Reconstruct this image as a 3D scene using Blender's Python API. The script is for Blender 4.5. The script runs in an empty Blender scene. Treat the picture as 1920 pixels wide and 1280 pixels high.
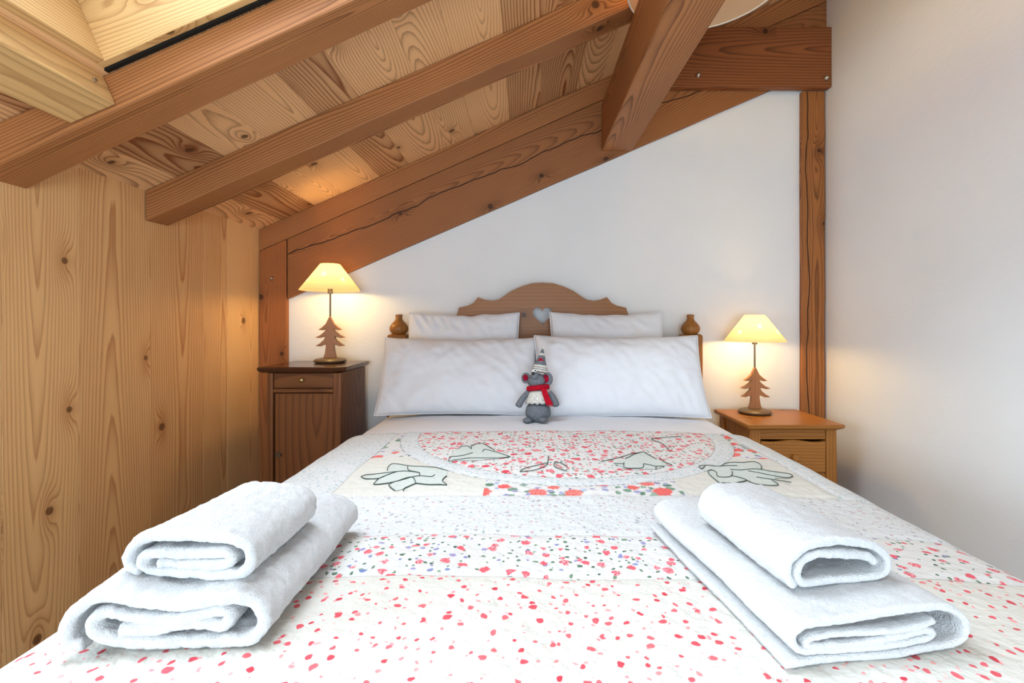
import bpy, bmesh, math, random
from mathutils import Vector, Matrix, noise
from mathutils.geometry import tessellate_polygon
C = bpy.context.scene.collection
R = random.Random(7)
D, F, VX, VY, CZ = 2.5, 900.0, 985.0, 603.0, 1.0

def P(px, py, Z):                      # point seen at that pixel at depth Z
    return Vector(((px-VX)*Z/F, Z-D, CZ+(VY-py)*Z/F))

# ---------------------------------------------------------------- node helper
class E:
    def __init__(s, nt, k): s.nt, s.k = nt, k
    def _m(s, op, *a, clamp=False):
        n = s.nt.nodes.new('ShaderNodeMath'); n.operation = op; n.use_clamp = clamp
        for i, x in enumerate((s,)+a):
            if isinstance(x, E): s.nt.links.new(x.k, n.inputs[i])
            else: n.inputs[i].default_value = x
        return E(s.nt, n.outputs[0])
    def __add__(s, o): return s._m('ADD', o)
    __radd__ = __add__
    def __mul__(s, o): return s._m('MULTIPLY', o)
    __rmul__ = __mul__
    def __sub__(s, o): return s._m('SUBTRACT', o)
    def __rsub__(s, o): return (s*-1.0)+o
    def __truediv__(s, o): return s._m('DIVIDE', o)
    def __lt__(s, o): return s._m('LESS_THAN', o)
    def __gt__(s, o): return s._m('GREATER_THAN', o)
    def pw(s, o): return s._m('POWER', o)
    def sq(s): return s*s
    def sqrt(s): return s._m('SQRT')
    def abs(s): return s._m('ABSOLUTE')
    def fract(s): return s._m('FRACT')
    def floor(s): return s._m('FLOOR')
    def exp(s): return s._m('EXPONENT')
    def mn(s, o): return s._m('MINIMUM', o)
    def mx(s, o): return s._m('MAXIMUM', o)
    def clamp(s): return s._m('ADD', 0.0, clamp=True)
    def step(s, a, b):                 # smooth ramp 0..1 from a to b
        n = s.nt.nodes.new('ShaderNodeMapRange'); n.interpolation_type = 'SMOOTHSTEP'
        s.nt.links.new(s.k, n.inputs[0])
        for i, x in ((1, a), (2, b)):
            if isinstance(x, E): s.nt.links.new(x.k, n.inputs[i])
            else: n.inputs[i].default_value = x
        return E(s.nt, n.outputs[0])

class M:
    def __init__(s, name, rough=.6, spec=.3):
        s.m = bpy.data.materials.new(name); s.m.use_nodes = True
        s.nt = s.m.node_tree; s.b = s.nt.nodes['Principled BSDF']
        s.b.inputs['Roughness'].default_value = rough
        s.b.inputs['Specular IOR Level'].default_value = spec
    def n(s, t): return s.nt.nodes.new(t)
    def coord(s, out='Object'):
        tc = s.n('ShaderNodeTexCoord'); sp = s.n('ShaderNodeSeparateXYZ'); s.nt.links.new(tc.outputs[out], sp.inputs[0])
        return [E(s.nt, sp.outputs[i]) for i in range(3)]
    def attr(s, name):
        a = s.n('ShaderNodeAttribute'); a.attribute_name = name
        sp = s.n('ShaderNodeSeparateColor'); s.nt.links.new(a.outputs['Color'], sp.inputs[0])
        return [E(s.nt, sp.outputs[i]) for i in range(3)]
    def vec(s, x, y=0.0, z=0.0):
        c = s.n('ShaderNodeCombineXYZ')
        for i, v in enumerate((x, y, z)):
            if isinstance(v, E): s.nt.links.new(v.k, c.inputs[i])
            else: c.inputs[i].default_value = v
        return E(s.nt, c.outputs[0])
    def noise(s, v, scale=1.0, detail=2.0, rough=.5, color=False):
        n = s.n('ShaderNodeTexNoise'); s.nt.links.new(v.k, n.inputs['Vector'])
        n.inputs['Scale'].default_value = scale; n.inputs['Detail'].default_value = detail; n.inputs['Roughness'].default_value = rough
        return E(s.nt, n.outputs['Fac'])
    def vor(s, v, rnd=1.0):
        n = s.n('ShaderNodeTexVoronoi'); n.voronoi_dimensions = '2D'; s.nt.links.new(v.k, n.inputs['Vector'])
        n.inputs['Scale'].default_value = 1.0; n.inputs['Randomness'].default_value = rnd
        sp = s.n('ShaderNodeSeparateColor'); s.nt.links.new(n.outputs['Color'], sp.inputs[0])
        po = s.n('ShaderNodeSeparateXYZ'); s.nt.links.new(n.outputs['Position'], po.inputs[0])
        return E(s.nt, n.outputs['Distance']), [E(s.nt, sp.outputs[i]) for i in range(3)], [E(s.nt, po.outputs[i]) for i in range(3)]
    def mix(s, f, a, b, mode='MIX'):
        n = s.n('ShaderNodeMix'); n.data_type = 'RGBA'; n.blend_type = mode
        for k, v in ((n.inputs[0], f), (n.inputs[6], a), (n.inputs[7], b)):
            if isinstance(v, E): s.nt.links.new(v.k, k)
            elif isinstance(v, (int, float)): k.default_value = v
            else: k.default_value = (*v, 1)
        return E(s.nt, n.outputs[2])
    def color(s, c):
        if isinstance(c, E): s.nt.links.new(c.k, s.b.inputs['Base Color'])
        else: s.b.inputs['Base Color'].default_value = (*c, 1)
        return s
    def bump(s, h, dist=.002, st=1.0):
        n = s.n('ShaderNodeBump'); s.nt.links.new(h.k, n.inputs['Height'])
        n.inputs['Distance'].default_value = dist; n.inputs['Strength'].default_value = st
        s.nt.links.new(n.outputs[0], s.b.inputs['Normal']); return s
    def rough(s, e): s.nt.links.new(e.k, s.b.inputs['Roughness']); return s

def srgb(r, g, b):
    f = lambda c: ((c/255+.055)/1.055)**2.4 if c > 10 else c/255/12.92
    return (f(r), f(g), f(b))

def wood(name, light, dark, ring=.009, contrast=.8, var=.5, knots=.55, rough=.55, slope=.09, crack=None, spec=.3, wav=.05, pith=.16):
    m = M(name, rough, spec)
    u, v, _ = m.coord('UV'); r1, r2, r3 = m.attr('rnd')
    U = u + r1*37.0; V = v + r2*11.0
    low = m.noise(m.vec(U*.8, V*1.6), 1.0, 1.0) - .5
    mid = m.noise(m.vec(U*5.0, V*14.0), 1.0, 1.0) - .5
    # knots
    kd, kc, kp = m.vor(m.vec(U*2.6, V*4.6))
    du = (U*2.6-kp[0])/2.6; dv = (V*4.6-kp[1])/4.6
    on = kc[0] > (1.0-knots)
    rk = (du.sq()+dv.sq()).sqrt()
    infl = ((du.sq()*260.0+dv.sq()*1500.0)*-1.0).exp()*on
    core = rk.step(kc[1]*.008+.010, kc[1]*.008+.005)*on
    # distance from the pith line of the log this board was cut from
    w = u*((r3-.5)*slope*2) + low*wav*2 + (r1*.06+.02)
    vv = (v*1.0 - (r2-.5)*pith)
    rr = (vv.sq()+w.sq()).sqrt() + infl*.03 + mid*.004
    ph = rr*(1.0/ring) + m.noise(m.vec(U*2, V*90.0), 1.0, 1.0)*.25
    fr = ph.fract()
    late = fr.pw(3.0)*fr.step(1.0, .88)*1.3
    fib = m.noise(m.vec(U*6.0, V*420.0), 1.0, 2.0)
    blot = m.noise(m.vec(U*1.6, V*5.0), 1.0, 3.0)
    f = (late*contrast + (fib-.5)*.40 + (blot-.5)*.5*contrast + infl*.35 + (r1-.5)*var + .12).clamp()
    c = m.mix(f, light, dark)
    dk = tuple(x*.30 for x in dark)
    c = m.mix(core*.8, c, dk)
    if crack:
        a, b, amp = crack
        cl = (v - (u*a+b) + (m.noise(m.vec(u*3.0, 3.3), 1.0, 3.0)-.5)*amp).abs()
        cm = cl.step(.0045, .0008)
        c = m.mix(cm, c, tuple(x*.12 for x in dark))
    m.color(c); m.bump(fib, .0008, .5)
    return m.m

def plain(name, col, rough=.6, spec=.3, metal=0, bs=0, bd=.001, var=0, vs=20):
    m = M(name, rough, spec); m.b.inputs['Metallic'].default_value = metal
    x, y, z = m.coord()
    if var:
        k = m.noise(m.vec(x, y, z), vs, 4.0)
        m.color(m.mix(k.step(.3, .7), tuple(c*(1-var) for c in col), col))
    else: m.color(col)
    if bs: m.bump(m.noise(m.vec(x, y, z), bs, 3.0), bd, 1.0)
    return m.m

W = {}
W['plank_wall'] = wood('larch_wall', srgb(240,192,132), srgb(170,104,54), ring=.009, contrast=.55, var=.7, knots=.5, slope=.05, wav=.045, pith=.12)
W['plank_ceil'] = wood('larch_ceiling', srgb(238,188,134), srgb(138,82,46), ring=.009, contrast=.75, var=.75, knots=.5, slope=.10, wav=.06)
W['rafter'] = wood('stained_rafter', srgb(182,120,70), srgb(98,56,28), ring=.0075, contrast=.75, var=.2, knots=.35, wav=.05, slope=.03)
W['opening'] = wood('pale_lining', srgb(232,190,128), srgb(160,104,50), ring=.008, contrast=.5, var=.2, knots=.2, slope=.04)
W['wallbeam'] = wood('wall_beam', srgb(170,110,64), srgb(98,58,30), ring=.008, contrast=.55, var=.25, knots=.5, crack=(.012,-.01,.12))
W['tie'] = wood('tie_beam', srgb(148,88,48), srgb(84,46,22), ring=.014, contrast=.8, var=.2, knots=.6)
W['post'] = wood('old_post', srgb(166,102,54), srgb(92,50,22), ring=.010, contrast=.55, var=.2, knots=.6, slope=.025, wav=.03)
W['post_cracked'] = wood('weathered_post', srgb(170,108,56), srgb(88,48,20), ring=.009, contrast=.7, var=.2, knots=.9, slope=.025, wav=.04, crack=(.004,.030,.05))
W['bed'] = wood('headboard_wood', srgb(152,98,46), srgb(96,56,22), ring=.019, contrast=.38, var=.2, knots=.6, rough=.4, slope=.05, wav=.12)
W['cabinet'] = wood('walnut_dark', srgb(132,82,46), srgb(66,34,18), ring=.03, contrast=.55, wav=.14, var=.2, knots=.1, rough=.35)
W['cabinet_top'] = wood('cabinet_top', srgb(84,48,30), srgb(38,20,14), ring=.014, contrast=.5, var=.1, knots=.1, rough=.18, spec=.6)
W['stand'] = wood('waxed_pine', srgb(176,114,50), srgb(108,62,22), ring=.014, contrast=.6, var=.2, knots=.7, rough=.35)
W['tree'] = wood('carved_tree', srgb(176,118,72), srgb(120,72,36), ring=.006, contrast=.4, var=.1, knots=0, rough=.4)
W['floor'] = wood('floor_boards', srgb(164,156,146), srgb(128,120,110), ring=.010, contrast=.5, var=.3, knots=.4, rough=.4)
def plaster(name, col):
    m = M(name, .85, .2); x, y, z = m.coord()
    big = m.noise(m.vec(x, y, z), 3.0, 4.0); sm = m.noise(m.vec(x*1.0, y, z*2.0), 30.0, 4.0)
    m.color(m.mix(big.step(.3, .7), tuple(c*.97 for c in col), col)); m.bump(big*.8+sm*.25, .006, .55); return m.m
W['plaster'] = plaster('white_plaster', srgb(230,230,229))
W['linen'] = plain('white_linen', srgb(222,223,227), .8, .2, bs=700, bd=.0002)
W['metal'] = plain('steel', (.6,.6,.58), .3, .5, metal=1)
W['brass'] = plain('old_brass', (.42,.30,.14), .35, .5, metal=1)
W['rod'] = plain('bronze_rod', (.16,.12,.08), .35, .5, metal=.8)
W['discm'] = plain('brown_base', srgb(100,80,58), .4, .4)
W['dark'] = plain('dark_hole', (.01,.008,.006), .8)
W['frame_white'] = plain('white_frame', (.75,.75,.73), .5)

def terry():
    m = M('white_terry', .95, .1); x, y, z = m.coord()
    a = m.noise(m.vec(x, y, z), 420.0, 3.0, .7); b = m.noise(m.vec(x, y, z), 130.0, 3.0, .6)
    m.color(m.mix(b.step(.2,.8), srgb(208,208,208), srgb(219,219,219)))
    m.bump(a+b*.7, .0028, 1.0); m.b.inputs['Sheen Weight'].default_value = .3; return m.m
W['terry'] = terry()
def felt(name, col):
    m = M(name, .95, .1); x, y, z = m.coord(); a = m.noise(m.vec(x, y, z), 260.0, 4.0, .7)
    m.color(m.mix(a.step(.3,.7), tuple(c*.6 for c in col), tuple(min(1, c*1.35) for c in col))); m.bump(a, .002, .9); return m.m
W['grey'] = felt('grey_felt', srgb(112,116,122)); W['red'] = felt('red_felt', srgb(172,18,38)); W['cream'] = felt('cream_knit', srgb(212,208,198))
W['pinkred'] = felt('ear_felt', srgb(140,22,44)); W['black'] = plain('black_bead', (.01,.01,.01), .2, .6); W['white_eye'] = plain('white_bead', (.8,.8,.78), .3)

def shade_mat(name, col):
    m = bpy.data.materials.new(name); m.use_nodes = True; nt = m.node_tree; nt.nodes.clear()
    o = nt.nodes.new('ShaderNodeOutputMaterial'); t = nt.nodes.new('ShaderNodeBsdfTranslucent'); d = nt.nodes.new('ShaderNodeBsdfDiffuse'); x = nt.nodes.new('ShaderNodeMixShader')
    t.inputs[0].default_value = (*col, 1); d.inputs[0].default_value = (*col, 1); x.inputs[0].default_value = .5
    nt.links.new(t.outputs[0], x.inputs[1]); nt.links.new(d.outputs[0], x.inputs[2]); nt.links.new(x.outputs[0], o.inputs[0]); return m
W['shade'] = shade_mat('cream_shade', srgb(200,184,158))
def snowflakes(m, base):
    nt = m.node_tree; tc = nt.nodes.new('ShaderNodeTexCoord'); sp = nt.nodes.new('ShaderNodeSeparateXYZ'); nt.links.new(tc.outputs['Object'], sp.inputs[0])
    x, y, z = [E(nt, sp.outputs[i]) for i in range(3)]
    az = y._m('ARCTAN2', x)*(7/6.28318)+.35; rad = (x.sq()+y.sq()).sqrt(); cell = az.floor()
    p = (az.fract()-.5)*(rad*(6.28318/7)); q = z-(.408+.016*(cell*2.4)._m('SINE'))
    r = (p.sq()+q.sq()).sqrt(); th = q._m('ARCTAN2', p)
    mask = (r < .0135)*((((th*3.0)._m('SINE').abs())*r) < .0042)*(r > .0015)
    mx = nt.nodes.new('ShaderNodeMix'); mx.data_type = 'RGBA'; nt.links.new(mask.k, mx.inputs[0]); mx.inputs[6].default_value = (*base,1); mx.inputs[7].default_value = (1,.98,.94,1)
    for n in nt.nodes:
        if n.type in ('BSDF_TRANSLUCENT','BSDF_DIFFUSE'): nt.links.new(mx.outputs[2], n.inputs[0])
snowflakes(W['shade'], srgb(200,184,158))
W['pend'] = shade_mat('pendant_fabric', srgb(226,206,178))
def glass():
    m = bpy.data.materials.new('window_glass'); m.use_nodes = True; nt = m.node_tree; nt.nodes.clear()
    o = nt.nodes.new('ShaderNodeOutputMaterial'); t = nt.nodes.new('ShaderNodeBsdfTransparent'); g = nt.nodes.new('ShaderNodeBsdfGlossy'); x = nt.nodes.new('ShaderNodeMixShader'); f = nt.nodes.new('ShaderNodeFresnel')
    g.inputs['Roughness'].default_value = .02; nt.links.new(f.outputs[0], x.inputs[0])
    nt.links.new(t.outputs[0], x.inputs[1]); nt.links.new(g.outputs[0], x.inputs[2]); nt.links.new(x.outputs[0], o.inputs[0]); return m
W['glass'] = glass()
def bulb_mat(name, col, s):
    m = bpy.data.materials.new(name); m.use_nodes = True; b = m.node_tree.nodes['Principled BSDF']
    b.inputs['Emission Color'].default_value = (*col, 1); b.inputs['Emission Strength'].default_value = s; return m
WARM = (1.0, .66, .25)
W['bulb'] = bulb_mat('warm_bulb', WARM, 12)

# ---------------------------------------------------------------- quilt material (u = across, v = depth, metres)
def quilt_mat():
    m = M('patchwork_cotton', .85, .15); u, v, _ = m.coord('UV')
    nx = m.noise(m.vec(u, v), 60.0, 2.0)-.5; ny = m.noise(m.vec(u+5.0, v+9.0), 60.0, 2.0)-.5
    uu = u+nx*.012; vv = v+ny*.012
    def spots(scale, rad, keep, off=0.0, rag=0.0, jit=1.0):
        d, c, _p = m.vor(m.vec((uu+off)*scale, (vv+off*1.7)*scale), jit)
        d = d/scale
        if rag: d = d + (m.noise(m.vec(u, v), 170.0, 1.0)-.5)*rag
        r = c[1]*rad*.7+rad*.65
        return d.step(r, r*.72)*(c[0] < keep), c
    def lay(base, sp, c0, c1=None):
        mk, c = sp
        col = c0 if c1 is None else m.mix(c[2], c0, c1)
        return m.mix(mk, base, col)
    white = srgb(214,212,208); cream = srgb(212,209,200); cool = srgb(210,211,210)
    petal = m.noise(m.vec(u, v), 330.0, 1.0).step(.42, .58)
    rose = m.mix(petal, srgb(204,62,80), srgb(238,172,176)); coral = m.mix(petal, srgb(206,72,68), srgb(238,158,146))
    dots = lay(cool, spots(50.0, .0034, .8), srgb(160,170,176), srgb(204,168,174))
    dots = lay(dots, spots(95.0, .0014, .5, 3.1), srgb(150,170,160), srgb(160,160,190))
    bord = lay(cool, spots(70.0, .0032, .75, 1.3), srgb(168,184,194), srgb(170,190,184))
    ros = lay(white, spots(75.0, .0030, .42, 2.2, .004), srgb(74,98,84), srgb(120,148,120))
    ros = lay(ros, spots(40.0, .0042, .30, 4.7, .003), srgb(112,130,176), srgb(160,150,186))
    ros = lay(ros, spots(31.0, .0074, .8, 0.4, .009), rose, srgb(222,92,104))
    roc = lay(white, spots(75.0, .0034, .5, 6.2, .004), srgb(74,98,84), srgb(130,150,130))
    roc = lay(roc, spots(48.0, .0052, .5, 5.5, .004), srgb(214,84,96), srgb(226,150,150))
    roc = lay(roc, spots(26.0, .0095, .72, 7.4, .008), rose, srgb(214,70,84))
    red = lay(cream, spots(70.0, .0020, .7, 1.9), srgb(206,214,196), srgb(240,190,188))
    red = lay(red, spots(52.0, .0026, .45, 8.3), srgb(236,140,142), srgb(238,160,158))
    red = lay(red, spots(42.0, .0042, .78, 2.9, .002), srgb(204,66,80), srgb(224,108,114))
    big = lay(white, spots(34.0, .0100, .5, 3.3, .010), srgb(96,128,104), srgb(150,170,150))
    big = lay(big, spots(40.0, .0075, .5, 9.3, .008), srgb(150,140,180), srgb(176,186,206))
    big = lay(big, spots(13.0, .0210, .85, 5.1, .016), coral, srgb(222,96,92))
    crm = m.mix(m.noise(m.vec(u*3, v*60.0), 1.0, 2.0)*.3, srgb(214,211,202), srgb(200,196,184))
    cx, cy = .130, 1.665
    rad = ((u-cx).sq()+(v-cy).sq()).sqrt()
    wob = (m.noise(m.vec(u*2, v*2), 1.0, 1.0)-.5)*.02
    vw = v+wob; uw = u+wob
    col = m.mix(vw > .717, red, ros); col = m.mix(vw > .861, col, dots)
    inner = vw > 1.062
    mid_ = inner*(uw > -.44)*(uw < .70)
    inn = m.mix(vw > 1.36, crm, big)
    inn = m.mix(((uw-cx).abs() < .225)*(vw < 1.36), inn, big)
    inn = m.mix(rad < .545, inn, bord); inn = m.mix(rad < .49, inn, roc)
    flap = ((u-.13).abs() < .075)*(v > 1.40)     # pale leaf columns in the medallion
    col = m.mix(inner, col, bord); col = m.mix(mid_, col, inn)
    # stitched seam threads
    dash = ((u+v)*70.0).fract() < .55
    ring = ((rad-.49).abs() < .0013)+((rad-.545).abs() < .0013)
    seam = ((vw-.717).abs() < .0012)+((vw-.861).abs() < .0010)+(((uw+.44).abs() < .0012)+((uw-.70).abs() < .0012))*inner
    col = m.mix((ring*dash*mid_*.7).clamp(), col, srgb(70,84,76))
    col = m.mix((seam*.35).clamp(), col, srgb(110,104,96))
    m.color(col)
    q = m.noise(m.vec(u, v), 45.0, 3.0); q2 = m.noise(m.vec(u*1.0, v), 900.0, 1.0)
    m.bump(q, .006, .8); return m.m
W['quilt'] = quilt_mat()

# ---------------------------------------------------------------- object helpers
def link(name, me, mat=None, parent=None, smooth=None, bevel=0, loc=None):
    if isinstance(me, bmesh.types.BMesh):
        bm = me; me = bpy.data.meshes.new(name); bm.to_mesh(me); bm.free()
    o = bpy.data.objects.new(name, me); C.objects.link(o)
    if mat: me.materials.append(mat if not isinstance(mat, str) else W[mat])
    if parent: o.parent = parent
    if loc: o.location = loc
    if smooth is not None:
        for p in me.polygons: p.use_smooth = True
        if smooth and smooth < 180:
            me.set_sharp_from_angle(angle=math.radians(smooth))
    if bevel:
        b = o.modifiers.new('Bevel', 'BEVEL'); b.width = bevel; b.segments = 2; b.limit_method = 'ANGLE'; b.angle_limit = math.radians(35)
    return o
def tag(o, label, cat, group=None, kind=None):
    if label: o['label'] = label
    if cat: o['category'] = cat
    if group: o['group'] = group
    if kind: o['kind'] = kind
    return o
def thing(name, label, cat, loc=(0,0,0), rz=0, group=None):
    o = bpy.data.objects.new(name, None); C.objects.link(o); o.location = loc; o.rotation_euler = (0,0,rz); o.empty_display_size = .05
    return tag(o, label, cat, group)
def struct(o): o['kind'] = 'structure'; return o

def setuv(bm, axis, rnd=None, perface=None):
    """grain along axis; rnd = constant or face layer dict"""
    uv = bm.loops.layers.uv.verify(); cl = bm.loops.layers.float_color.get('rnd') or bm.loops.layers.float_color.new('rnd')
    ax = Vector(axis).normalized()
    a = ax.cross(Vector((0,0,1)) if abs(ax.z) < .9 else Vector((0,1,0))).normalized(); b = ax.cross(a).normalized()
    bm.normal_update()
    rr = rnd or (R.random(), R.random(), R.random())
    for f in bm.faces:
        n = f.normal; q = perface(f) if perface else rr
        na, nb, nx = abs(n.dot(a)), abs(n.dot(b)), abs(n.dot(ax))
        for l in f.loops:
            co = l.vert.co
            if nx > .8: u, v = co.dot(a)*.3, co.dot(b)
            elif na > nb: u, v = co.dot(ax), co.dot(b)+.013
            else: u, v = co.dot(ax), co.dot(a)
            l[uv].uv = (u - (perface.c.dot(ax) if perface and 0 else 0), v); l[cl] = (*q, 1)
def hexa(bm, c):
    vs = [bm.verts.new(Vector(p)) for p in c]
    for f in ((0,3,2,1),(4,5,6,7),(0,1,5,4),(1,2,6,5),(2,3,7,6),(3,0,4,7)): bm.faces.new([vs[i] for i in f])
    return vs
def boxc(x0,x1,y0,y1,z0,z1):
    return [(x0,y0,z0),(x1,y0,z0),(x1,y1,z0),(x0,y1,z0),(x0,y0,z1),(x1,y0,z1),(x1,y1,z1),(x0,y1,z1)]
def centre_uv(bm, axis):
    """shift the grain so that v=0 is the middle of the piece"""
def box(name, x0,x1,y0,y1,z0,z1, mat, parent=None, axis=(1,0,0), bevel=.002, rnd=None):
    bm = bmesh.new(); hexa(bm, boxc(x0,x1,y0,y1,z0,z1)); recentre = Vector(((x0+x1)/2,(y0+y1)/2,(z0+z1)/2))
    for v in bm.verts: v.co -= recentre
    setuv(bm, axis, rnd)
    return link(name, bm, mat, parent, bevel=bevel, loc=recentre)
def cyl(bm, p0, p1, r0, r1=None, seg=20, cap=True):
    r1 = r0 if r1 is None else r1; p0, p1 = Vector(p0), Vector(p1); d = (p1-p0).normalized()
    a = d.cross(Vector((0,0,1)) if abs(d.z) < .9 else Vector((1,0,0))).normalized(); b = d.cross(a)
    A = [bm.verts.new(p0+(a*math.cos(t)+b*math.sin(t))*r0) for t in [2*math.pi*i/seg for i in range(seg)]]
    B = [bm.verts.new(p1+(a*math.cos(t)+b*math.sin(t))*r1) for t in [2*math.pi*i/seg for i in range(seg)]]
    for i in range(seg): bm.faces.new((A[i],A[(i+1)%seg],B[(i+1)%seg],B[i]))
    if cap: bm.faces.new(A[::-1]); bm.faces.new(B)
def lathe(prof, seg=40, close=True):
    bm = bmesh.new(); rings = []
    for r, z in prof:
        if r < 1e-5: rings.append([bm.verts.new((0,0,z))])
        else: rings.append([bm.verts.new((r*math.cos(2*math.pi*i/seg), r*math.sin(2*math.pi*i/seg), z)) for i in range(seg)])
    for a, b in zip(rings, rings[1:]):
        for i in range(seg):
            j = (i+1)%seg
            q = [a[i % len(a)], a[j % len(a)], b[j % len(b)], b[i % len(b)]]
            q = [x for k, x in enumerate(q) if x not in q[:k]]
            if len(q) > 2: bm.faces.new(q)
    return bm
def plate(outline, holes=(), t=.02, plane='XZ'):
    """flat outline in XZ, thickness along Y (centred)"""
    bm = bmesh.new(); loops = [list(outline)]+[list(h) for h in holes]
    flat = [p for l in loops for p in l]
    tri = tessellate_polygon([[Vector((x,z,0)) for x,z in l] for l in loops])
    fr = [bm.verts.new((x,-t/2,z)) for x,z in flat]; bk = [bm.verts.new((x,t/2,z)) for x,z in flat]
    for a,b,c in tri:
        try: bm.faces.new((fr[a],fr[b],fr[c])); bm.faces.new((bk[c],bk[b],bk[a]))
        except ValueError: pass
    k = 0
    for l in loops:
        n = len(l)
        for i in range(n): j = (i+1)%n; bm.faces.new((fr[k+i],fr[k+j],bk[k+j],bk[k+i]))
        k += n
    bmesh.ops.recalc_face_normals(bm, faces=bm.faces)
    bmesh.ops.dissolve_limit(bm, angle_limit=.001, verts=bm.verts, edges=bm.edges, delimit=set())
    return bm
def spline(pts, n=8, closed=False):
    out = []; N = len(pts)
    for i in range(N if closed else N-1):
        if closed: p = [pts[(i+k-1) % N] for k in range(4)]
        else: p = [pts[max(0,i-1)], pts[i], pts[i+1], pts[min(N-1,i+2)]]
        for k in range(n):
            t = k/n
            out.append(tuple(.5*((2*b)+(-a+c)*t+(2*a-5*b+4*c-d)*t*t+(-a+3*b-3*c+d)*t**3) for a,b,c,d in zip(*p)))
    if not closed: out.append(tuple(pts[-1]))
    return out

# ---------------------------------------------------------------- the room
XL, XR, YB, YF = -1.372, 1.553, 0.0, -4.0
SL = .44
def zc(x): return CZ+.4747+SL*(x-XL)
ZT = zc(XR)
def planks(name, boards, axis, mat, bev=.0025):
    """boards: list of 8-corner lists; one mesh, one random triple per board"""
    bm = bmesh.new(); cl = bm.loops.layers.float_color.new('rnd'); uv = bm.loops.layers.uv.verify()
    ax = Vector(axis).normalized()
    for c in boards:
        sub = bmesh.new(); hexa(sub, c)
        bmesh.ops.recalc_face_normals(sub, faces=sub.faces)
        bmesh.ops.bevel(sub, geom=sub.edges, offset=bev, segments=1, affect='EDGES')
        sub.normal_update()
        ctr = sum((Vector(p) for p in c), Vector())/8; q = (R.random(), R.random(), R.random())
        vm = {v: bm.verts.new(v.co) for v in sub.verts}
        a = ax.cross(Vector((0,0,1)) if abs(ax.z) < .9 else Vector((0,1,0))).normalized(); b = ax.cross(a).normalized()
        for f in sub.faces:
            nf = bm.faces.new([vm[v] for v in f.verts]); n = f.normal
            for l in nf.loops:
                co = l.vert.co-ctr
                if abs(n.dot(ax)) > .8: t = (co.dot(a)*.3, co.dot(b))
                elif abs(n.dot(a)) > abs(n.dot(b)): t = (co.dot(ax), co.dot(b))
                else: t = (co.dot(ax), co.dot(a))
                l[uv].uv = t; l[cl] = (*q, 1)
        sub.free()
    return link(name, bm, mat)

# left plank wall
seams = [-1.5+D-.0-2.5, ]
edges = [-4.0]; y = -4.0
while y < 1.26-D-.3: y += .22+.08*R.random(); edges.append(y)
edges = edges[:-1]+[1.02-D, 1.26-D, 1.479-D, 1.759-D, 2.05-D, 2.213-D, 2.5-D]
LY0, LY1, LZ0, LZ1 = -3.05, -1.75, .76, 1.36
edges = sorted([e for e in edges if min(abs(e-LY0), abs(e-LY1)) > .04]+[LY0, LY1]); lb = []
for i, (a, b) in enumerate(zip(edges, edges[1:])):
    j = .002*math.sin(i*7)*.3
    if a >= LY0-1e-6 and b <= LY1+1e-6: lb += [boxc(XL-.03+j, XL+j-.002, a, b, 0, LZ0), boxc(XL-.03+j, XL+j-.002, a, b, LZ1, zc(XL)+.02)]
    else: lb.append(boxc(XL-.03+j, XL+j-.002, a, b, 0, zc(XL)+.02))
struct(planks('wall_left', lb, (0,0,1), 'plank_wall', .0015))
w3 = struct(thing('window_added_side', None, None, (0,0,0)))  # unseen side window, added to brighten the right wall
for c in (boxc(XL-.06,XL-.01,LY0,LY0+.05,LZ0,LZ1), boxc(XL-.06,XL-.01,LY1-.05,LY1,LZ0,LZ1), boxc(XL-.06,XL-.01,LY0+.05,LY1-.05,LZ0,LZ0+.05), boxc(XL-.06,XL-.01,LY0+.05,LY1-.05,LZ1-.05,LZ1)):
    bm = bmesh.new(); hexa(bm, c); link('window_frame', bm, 'frame_white', w3)
bm = bmesh.new(); hexa(bm, boxc(XL-.04,XL-.034,LY0+.04,LY1-.04,LZ0+.04,LZ1-.04)); link('pane', bm, 'glass', w3)

# back wall, right wall, front wall (behind the camera), floor
bm = bmesh.new()
vs = [(XL,0),(XR,0),(XR,ZT),(XL,zc(XL))]
hexa(bm, [(XL,0,0),(XR+.1,0,0),(XR+.1,.1,0),(XL,.1,0),(XL,0,zc(XL)+.03),(XR+.1,0,zc(XR+.1)+.03),(XR+.1,.1,zc(XR+.1)+.03),(XL,.1,zc(XL)+.03)])
struct(link('wall_back', bm, 'plaster'))
bm = bmesh.new(); hexa(bm, boxc(XR, XR+.1, YF, 0, 0, ZT+.04)); struct(link('wall_right', bm, 'plaster'))
boards = []; x = XL-.03
while x < XR: boards.append(boxc(x, min(x+.16, XR), YF, 0, -.02, 0)); x += .16
struct(planks('floor', boards, (0,1,0), 'floor'))
# wall behind the camera with a window opening added for fill light
WX0, WX1, WZ0, WZ1 = -1.15, 1.1, .35, 1.45
bm = bmesh.new()
for c in (boxc(XL-.03, WX0, YF-.15, YF, 0, 3.0), boxc(WX1, XR+.1, YF-.15, YF, 0, 3.0), boxc(WX0, WX1, YF-.15, YF, 0, WZ0), boxc(WX0, WX1, YF-.15, YF, WZ1, 3.0)): hexa(bm, c)
struct(link('wall_front', bm, 'plaster'))
wf = struct(thing('window_added_rear', None, None, (0,0,0)))  # made-up rear window, lets frontal fill into the room
bm = bmesh.new()
for c in (boxc(WX0,WX0+.05,YF-.1,YF-.05,WZ0,WZ1), boxc(WX1-.05,WX1,YF-.1,YF-.05,WZ0,WZ1), boxc(WX0,WX1,YF-.1,YF-.05,WZ0,WZ0+.05), boxc(WX0,WX1,YF-.1,YF-.05,WZ1-.05,WZ1), boxc((WX0+WX1)/2-.03,(WX0+WX1)/2+.03,YF-.1,YF-.05,WZ0,WZ1)): hexa(bm, c)
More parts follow.
